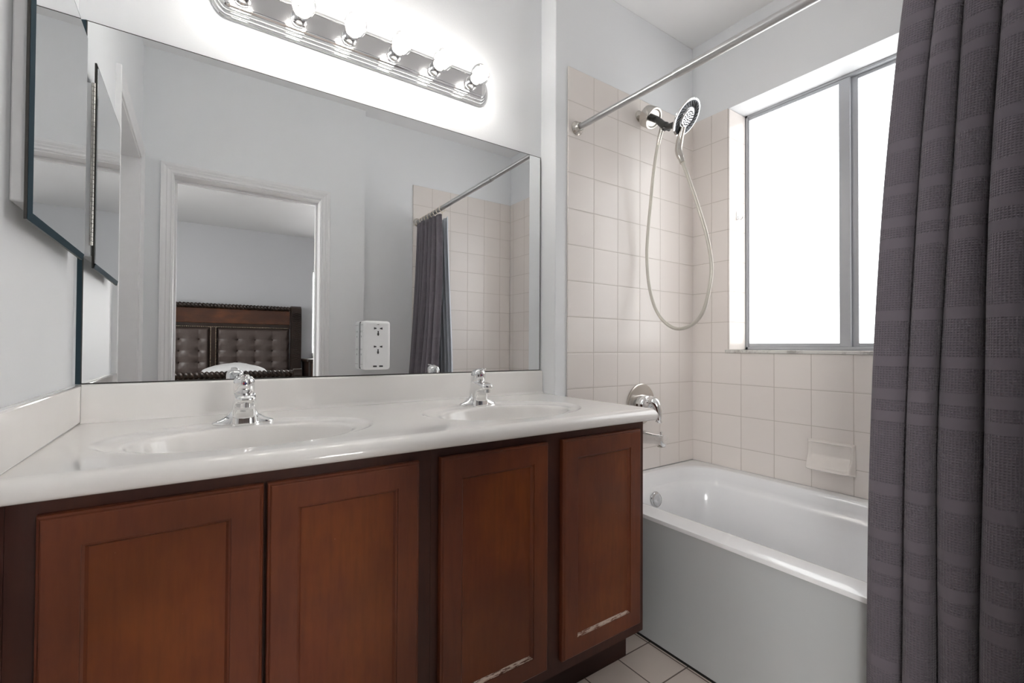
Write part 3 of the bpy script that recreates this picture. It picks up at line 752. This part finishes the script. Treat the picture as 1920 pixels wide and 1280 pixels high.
m = MB(); m.lathe([(.046, .016), (.070, .016), (.071, .013), (.078, .0125)], dc, ax, 20); p1 = dc+ax*.078
q1 = Vector((SXs, -.150, 2.065)); q2 = Vector((SXs, -.178, 2.052)); q3 = Vector((SXs+.0, -.224, 2.046))
m.tube([p1, q1, q2, q3, (SXs, -.243, 2.052)], [.0145, .0165, .0130, .0165, .0150], 14)
m.lathe([(-.006, .0185), (.010, .0205), (.016, .016)], q1, ax, 16)
m.cyl((SXs-.026, -.158, 2.052), (SXs+.026, -.158, 2.052), .0075, 12)
obj('swivel_bracket', m, M['gunmetal'], sh, smooth=45, merge=False)
nd = Vector((0.18, -0.77, -0.60)).normalized(); hc = Vector((SXs, -.262, 2.060))
m = MB(); m.lathe([(-.014, .001), (-.013, .030), (-.008, .060), (-.002, .078), (.003, .083), (.007, .0825), (.009, .079), (.009, .072)], hc, nd, 56)
hd = obj('spray_head', m, M['chrome'], sh, smooth=50)
m = MB(); m.lathe([(.006, .0735), (.0095, .0735), (.0100, .070), (.0090, .043), (.0070, .040)], hc, nd, 56)
obj('spray_face', m, M['navy'], hd, smooth=40)
m = MB(); m.lathe([(.006, .039), (.012, .039), (.0145, .034), (.0155, .020), (.0155, .001)], hc, nd, 36)
obj('spray_hub', m, M['chrome_plate'], hd, smooth=40)
a_ = nd.orthogonal().normalized(); b_ = nd.cross(a_)
m = MB()
for k in range(28):
    t = 2*PI*k/28; d1_ = a_*math.cos(t)+b_*math.sin(t); d2_ = a_*math.cos(t+.22)+b_*math.sin(t+.22)
    m.cyl(hc+nd*.0105+d1_*.048, hc+nd*.0105+d2_*.068, .0024, 6)
obj('nozzle_ridges', m, M['gunmetal'], hd, smooth=60, merge=False)
m = MB()
for rr_, nn in ((.008, 5), (.018, 10), (.028, 15)):
    for k in range(nn):
        t = 2*PI*k/nn; c = hc+nd*.0150+(a_*math.cos(t)+b_*math.sin(t))*rr_
        m.cyl(c, c+nd*.002, .0028, 8)
obj('nozzles', m, M['slot'], hd, smooth=60, merge=False)
hp = [Vector((SXs-.005, -.250, 1.998))+Vector((0, .0, .02)), Vector((SXs, -.232, 1.966)), Vector((SXs, -.226, 1.925)), Vector((SXs, -.236, 1.893)), Vector((SXs, -.247, 1.863))]
m = MB(); m.tube(catmull(hp, 5), [.0140]*5+[.0155]*6+[.0150]*5+[.0125, .0125, .0115, .0115, .0115], 16)
obj('handle', m, M['nickel'], sh, smooth=60)
hose = [(-.447, -.140, 2.050), (-.446, -.125, 2.010), (SXs, -.104, 1.940), (SXs, -.088, 1.845), (SXs, -.076, 1.740), (SXs, -.060, 1.600), (SXs, -.053, 1.480), (SXs, -.066, 1.345), (SXs, -.102, 1.230), (SXs, -.158, 1.160), (SXs, -.226, 1.130), (SXs, -.300, 1.150), (SXs, -.350, 1.208), (SXs, -.379, 1.317), (SXs, -.383, 1.406), (SXs, -.362, 1.521), (SXs, -.325, 1.643), (SXs, -.282, 1.770), (SXs, -.247, 1.863)]
m = MB(); m.tube(catmull(hose, 8), .0078, 12)
obj('hose', m, M['hose'], sh, smooth=60)
m = MB(); m.tube([(-.447, -.143, 2.058), (-.446, -.128, 2.018), (-.4435, -.119, 1.99)], [.0105, .0105, .0095], 14)
obj('hose_nut', m, M['nickel'], sh, smooth=60)

# ------------------------------------------------------------------ soap dish, robe hook
sd = MB(); Y0, Y1, Z0, Z1 = -0.742, -0.566, 0.527, 0.658
yc, zc_, hw, hh = (Y0+Y1)/2, (Z0+Z1)/2, (Y1-Y0)/2, (Z1-Z0)/2
def sst(a, b, x):
    t = min(1, max(0, (x-a)/(b-a))); return t*t*(3-2*t)
def dish(u, v):
    y = Y0+(Y1-Y0)*u; z = Z0+(Z1-Z0)*v
    ey = min(y-Y0, Y1-y)
    edge = sst(0, .007, min(ey, Z1-z, (z-Z0)))
    side = max(0.0, 1-(abs(y-yc)/hw)**6)**.5
    out = .015+.040*(1-sst(.540, .612, z))*side
    scoop = .004+.044*(1-sst(.548, .598, z))*side
    inside = sst(.009, .017, ey)*sst(.009, .016, Z1-z)*sst(.541, .546, z)
    under = sst(Z0-.004, .540, z)
    p = out*(1-inside)+min(scoop, out-.002)*inside
    return (-0.0072-p*edge*(.2+.8*under), y, z)
sd.grid(dish, 64, 64)
bs_ = len(sd.v)
o = obj('soap_dish', sd, M['ceramic'], None, smooth=180)
sol = o.modifiers.new('solid', 'SMOOTH'); sol.iterations = 2; sol.factor = 0.4
tag(o, 'cream ceramic soap dish set in the wall tile under the window', 'soap dish')
hk = thing('robe_hook', (0.068, WY0-0.006, 1.70), 'small chrome hook on the tiled window jamb', 'hook')
m = MB(); m.loft([sring(0.068, 0, 0, .0075, .024, 20, 2.2)] ,(False, False)) if False else None
m = MB(); m.loft([[(x, WY0-.0062-d, 1.722+y) for x, y, _ in sring(.068, 0, 0, .010*s_, .026*s_, 24, 2.2)] for d, s_ in ((0, 1), (.002, 1), (.0035, .8))])
obj('hook_plate', m, M['chrome'], hk, smooth=50)
m = MB(); m.tube(catmull([(.068, WY0-.008, 1.722), (.068, WY0-.014, 1.704), (.068, WY0-.026, 1.699), (.068, WY0-.036, 1.708), (.068, WY0-.040, 1.722)], 6), .0042, 10)
obj('hook_prong', m, M['chrome'], hk, smooth=60)

# ------------------------------------------------------------------ shower rod, curtain, liner, rings
def rodp(y): return Vector((-0.850, y, 1.996+0.0135*y))
rod = thing('shower_curtain_rod', (-0.85, -0.76, 1.985), 'telescoping steel shower curtain rod spanning the tub alcove', 'curtain rod')
m = MB(); m.cyl(rodp(-.018), rodp(-.515), .0125, 24); obj('thin_tube', m, M['steel'], rod, smooth=40)
m = MB(); m.cyl(rodp(-.505), rodp(YF+.027), .0150, 24); obj('thick_tube', m, M['steel'], rod, smooth=40)
for y0_, s_ in ((-.0073, -1), (YF+.0073, 1)):
    m = MB(); p0 = rodp(y0_); m.lathe([(0, .030), (.004, .031), (.009, .027), (.013, .0225), (.020, .021), (.026, .0175), (.026, .012)], p0, (0, s_, 0), 28)
    obj('end_flange', m, M['nickel'], rod, smooth=45)

VAL = [-1.062, -1.134, -1.187, -1.252, -1.318, -1.374, -1.432, -1.488]
AMP = [0.034, 0.052, 0.050, 0.060, 0.056, 0.056, 0.050]
CZ1, CZ0 = 1.938, 0.075
def fold(name, mat, x_top, x_bot, y_shift_top, ampk, z1, z0, nz, vals, amps, sgn=-1):
    m = MB(); nf = len(amps); per = 14; nu = nf*per
    us = []
    rows = []
    for j in range(nz+1):
        v = j/nz; z = z1+(z0-z1)*v
        row = []
        for i in range(nu+1):
            k = min(i//per, nf-1); t = (i-k*per)/per
            a, b = vals[k], vals[k+1]
            hh_ = max(0.0, (1.9-z)/1.8)
            wob = 0.007*noise.noise((k*3.1, z*1.7, 4.0))
            wob2 = 0.007*noise.noise(((k+1)*3.1, z*1.7, 4.0))
            if k == 0: wob = 0
            if k == nf-1: wob2 = 0
            y = (a+wob)*(1-t)+(b+wob2)*t
            # gather towards the rod
            y = y + y_shift_top*math.exp(-((z1-z)/0.55))*(1-(i/nu))
            # overlap of each pleat
            y += 0.008*math.sin(2*PI*t)*min(1, 2.5*amps[k]/.04)
            A = amps[k]*(0.72+0.5*hh_)*(1+0.25*noise.noise((k*1.7, z*1.3, 9.0)))*ampk
            bul = math.sin(PI*t)**0.75
            x = x_top+(x_bot-x_top)*sst(0, 1, (z1-z)/(z1-0.5)) + sgn*A*bul + 0.004*noise.noise((y*9, z*2.2, 1.0))
            row.append((x, y, z))
        rows.append(row)
    for row in rows: m.v += row
    for j in range(nz):
        for i in range(nu):
            m.f.append((j*(nu+1)+i, j*(nu+1)+i+1, (j+1)*(nu+1)+i+1, (j+1)*(nu+1)+i))
    o = obj(name, m, mat, None, smooth=180, merge=False, recalc=False)
    me = o.data; uvl = me.uv_layers.new(name='cloth')
    mid = rows[nz//2]; acc = [0.0]
    for i in range(nu): acc.append(acc[-1]+(Vector(mid[i+1])-Vector(mid[i])).length)
    for p_ in me.polygons:
        for li, vi in zip(p_.loop_indices, p_.vertices):
            uvl.data[li].uv = (acc[vi % (nu+1)], rows[vi//(nu+1)][0][2])
    th = o.modifiers.new('thickness', 'SOLIDIFY'); th.thickness = 0.0016; th.offset = 0
    return o
cu = fold('shower_curtain', M['curtain'], -0.852, -0.905, -0.072, 1.0, CZ1, CZ0, 60, VAL, AMP)
tag(cu, 'dark grey waffle-weave shower curtain gathered at the far end of the rod', 'shower curtain')
li = fold('curtain_liner', M['liner'], -0.804, -0.768, -0.02, 0.58, 1.936, 0.47, 40, [-1.135, -1.19, -1.24, -1.29, -1.345, -1.395, -1.445, -1.492], [.03, .035, .03, .035, .03, .03, .03], 1)
tag(li, 'white shower curtain liner hanging inside the tub behind the grey curtain', 'curtain liner')
rg0 = None
RY = [-1.135, -1.185, -1.235, -1.285, -1.335, -1.385, -1.43, -1.47]
for i, y in enumerate(RY):
    c = rodp(y)
    if rg0 is None:
        pts = []
        for k in range(29):
            a = PI/2+2*PI*k/28*0.93
            pts.append((c.x+.0215*math.cos(a), y, c.z-.006+.0215*math.sin(a)))
        m = MB(); m.tube(pts, .0026, 8)
        m.tube([(c.x+.002, y, c.z-.027), (c.x+.004, y, c.z-.040), (c.x+.001, y, c.z-.052)], .0026, 8)
        rg0 = obj('curtain_ring', m, M['ivory'], None, smooth=60, merge=False); r = rg0
    else:
        r = rg0.copy(); COL.objects.link(r); r.location = rg0.location + (c-rodp(RY[0]))
    tag(r, 'cream plastic curtain ring hanging the grey curtain from the rod', 'curtain ring', 'curtain rings on the rod')

# ------------------------------------------------------------------ bedroom furniture seen in the mirror
bed = thing('sleigh_bed', (-2.03, -4.5, 0), 'dark carved sleigh bed with buttoned leather headboard, seen in the mirror', 'bed')
HX0, HX1, HY = -3.08, -0.98, -5.58
def rope(m, xa, xb, y, z, r, turns, seg=16, n=None):
    n = n or int(turns*10)
    rings = []
    for i in range(n+1):
        x = xa+(xb-xa)*i/n; ph = 2*PI*turns*i/n
        ring = []
        for k in range(seg):
            a = 2*PI*k/seg
            rr_ = r*(0.84+0.16*math.cos(2*a+ph))
            ring.append((x, y+rr_*math.cos(a), z+rr_*math.sin(a)))
        rings.append(ring)
    m.loft(rings)
m = MB(); rope(m, HX0+.08, HX1-.10, HY+.03, 1.573, .034, 46)
obj('carved_top_roll', m, M['bed_dark'], bed, smooth=70)
obj('burl_panel', box(HX0+.10, HX1-.13, HY-.03, HY+.015, 1.345, 1.542), M['bed_burl'], bed, bevel=.006)
m = MB(); m.box(HX0+.10, HX1-.13, HY-.03, HY+.022, 1.288, 1.344); m.box(-2.066, -1.996, HY-.03, HY+.03, .55, 1.288); m.box(HX0+.08, HX1-.13, HY-.06, HY-.031, .3, 1.56)
obj('headboard_frame', m, M['bed_dark'], bed, merge=False)
def carved_post(x0_, x1_):
    m_ = MB(); rings = []
    prof = [(0.0, .02, .05), (.5, .02, .055), (.8, .03, .06), (1.05, .045, .06), (1.3, .05, .06), (1.5, .03, .07), (1.58, .02, .075), (1.615, .0, .05)]
    for z, dy, hd_ in prof:
        rings.append([(x0_, HY+dy-hd_, z), (x1_, HY+dy-hd_, z), (x1_, HY+dy+hd_, z), (x0_, HY+dy+hd_, z)])
    m_.loft(rings)
    for k in range(26):
        z = .85+.026*k
        dy = .03+.02*min(1, (z-.8)/.5)
        m_.tube([(x0_+.012, HY+dy+.058, z), ((x0_+x1_)/2, HY+dy+.066, z+.014), (x1_-.012, HY+dy+.058, z)], .008, 6)
    return m_
for a, b in ((HX0-.01, HX0+.10), (HX1-.12, HX1+.01)):
    obj('carved_post', carved_post(a, b), M['bed_dark'], bed, smooth=40, merge=False)
ZB = [1.13, .978, .826, .674]
for pi_, (xa, xb, nb) in enumerate(((-2.95, -2.072, [-2.83, -2.62, -2.381, -2.192]), (-1.990, -1.116, [-1.985+.0, -1.770, -1.554, -1.336]))):
    m = MB(); us = sorted(nb); sx = .2125
    off = us[-1]
    def tuft(u, v, xa=xa, xb=xb, off=off):
        x = xa+(xb-xa)*u; z = .52+(1.284-.52)*v
        e = min(1, min(x-xa, xb-x, 1.284-z)/.03)
        kx = (x-off)/sx; kz = (z-1.13)/.152
        dx_ = (kx-round(kx))*sx; dz_ = (kz-round(kz))*.152
        if z > 1.21: dz_ = .152*.5
        d = math.hypot(dx_, dz_)
        h = .044*(1-math.exp(-(d/.045)**1.2))
        h -= .006*math.exp(-(abs(dx_)/.006)**2)*min(1, d/.03) + .005*math.exp(-(abs(dz_)/.006)**2)*min(1, d/.03)
        h *= max(0, e)
        return (x, HY-.005+h, z)
    m.grid(tuft, 88, 76)
    pn = obj('leather_panel', m, M['leather'], bed, smooth=180, merge=False)
    xs_ = [off-sx*k for k in range(0, 4) if off-sx*k > xa+.03]
    b0 = None
    for x in xs_:
        for z in ZB[:3]:
            if b0 is None:
                mm = MB(); mm.sphere((x, HY+.006, z), .012, 12, 8, (1, .7, 1)); b0 = obj('button', mm, M['bed_dark'], pn, smooth=180); bx_, bz_ = x, z
            else:
                c = b0.copy(); COL.objects.link(c); c.parent = pn; c.location = b0.location+Vector((x-bx_, 0, z-bz_))
m = MB(); x = HX0+.12
while x < HX1-.14:
    m.sphere((x, HY+.024, 1.296), .0065, 6, 4); x += .02
for xd in (-2.060, -2.002):
    z = .7
    while z < 1.285: m.sphere((xd, HY+.031, z), .0065, 6, 4); z += .02
nh = obj('nailhead_trim', m, M['nail'], bed, smooth=180, merge=False)
FYB = -3.5
m = MB(); rope(m, HX0+.10, -1.39, FYB, .765, .038, 40)
obj('footboard_roll', m, M['bed_dark'], bed, smooth=70)
obj('footboard', box(HX0+.06, -1.385, FYB-.03, FYB+.02, .12, .735), M['bed_dark'], bed, bevel=.005)
def scroll(x0_, x1_):
    m_ = MB(); pts = []
    for k in range(20):
        a = PI*1.25*k/19; pts.append((FYB+.02+.052*math.sin(a)*.9, .755+.058*math.cos(a)))
    pts += [(FYB-.03, .60), (FYB-.03, .0), (FYB-.10, .0), (FYB-.10, .62), (FYB-.06, .78)]
    m_.loft([[(x0_, y, z) for y, z in pts], [(x1_, y, z) for y, z in pts]]); return m_
for a, b in ((HX0, HX0+.10), (-1.388, -1.31)):
    obj('footboard_post', scroll(a, b), M['bed_dark'], bed, smooth=35)
for xx in (HX0+.05, -1.36):
    obj('side_rail', box(xx, xx+.035, HY+.07, FYB-.105, .22, .42), M['bed_dark'], bed, bevel=.004)
mt = obj('mattress', rrect and MB().box(HX0+.10, -1.375, HY+.075, FYB-.035, .30, .640), M['linen'], None, bevel=.05, seg=4)
tag(mt, 'white bedding covered mattress between headboard and footboard, seen in the mirror', 'mattress')
m = MB()
def pil(u, v, s_):
    a = (u-.5)*2; b = (v-.5)*2
    e = max(0.0, (1-abs(a)**2.6))**.5*max(0.0, (1-abs(b)**2.6))**.5
    return (-1.81+a*.36, -5.12+b*.22, .705+s_*(.125 if s_ > 0 else .062)*e*(1-.28*abs(a)+.10*noise.noise((a*2.3, b*2.1, 3))+.05*noise.noise((a*7, b*5, 1))))
m.grid(lambda u, v: pil(u, v, 1), 28, 20); m.grid(lambda u, v: pil(u, v, -1), 28, 20)
p = obj('bed_pillow', m, M['linen'], None, smooth=180)
tag(p, 'white pillow on the bed in front of the buttoned headboard', 'pillow')
ns = thing('nightstand', (-0.80, -5.42, 0), 'dark wooden nightstand beside the bed under the bedroom window', 'nightstand')
obj('nightstand_top', box(-1.14+.19, -.46, -5.69, -5.16, .825, .862), M['bed_dark'], ns, bevel=.008)
obj('nightstand_case', box(-1.11+.19, -.49, -5.685, -5.19, .06, .825), M['bed_dark'], ns, bevel=.004)
for za_, zb_ in ((.60, .80), (.36, .57), (.12, .33)):
    dw = obj('drawer', box(-1.075+.19, -.525, -5.19, -5.172, za_, zb_), M['bed_burl'], ns, bevel=.004)
    mm = MB(); mm.sphere((-.705, -5.158, (za_+zb_)/2), .016, 14, 10); obj('knob', mm, M['nickel'], dw, smooth=180)
for xx in (-.89, -.52):
    for y in (-5.64, -5.24):
        obj('foot', box(xx-.02, xx+.02, y-.02, y+.02, 0, .06), M['bed_dark'], ns)
bl = thing('window_blind', (-0.33, BY-.03, 0.95), 'white slatted blind in the bedroom window, seen in the mirror', 'window blind')
m = MB(); z = .955
while z < 2.12:
    m.add([(B2[0]+.03, BY-.045, z+.012), (B2[1]-.03, BY-.045, z+.012), (B2[1]-.03, BY-.020, z-.004), (B2[0]+.03, BY-.020, z-.004),
           (B2[0]+.03, BY-.045, z+.014), (B2[1]-.03, BY-.045, z+.014), (B2[1]-.03, BY-.020, z-.002), (B2[0]+.03, BY-.020, z-.002)],
          [(3, 2, 1, 0), (4, 5, 6, 7), (0, 1, 5, 4), (2, 3, 7, 6), (1, 2, 6, 5), (3, 0, 4, 7)]); z += .042
obj('slats', m, M['trim'], bl, merge=False)
obj('headrail', box(B2[0]+.027, B2[1]-.027, BY-.055, BY-.012, 2.12, 2.163), M['trim'], bl)
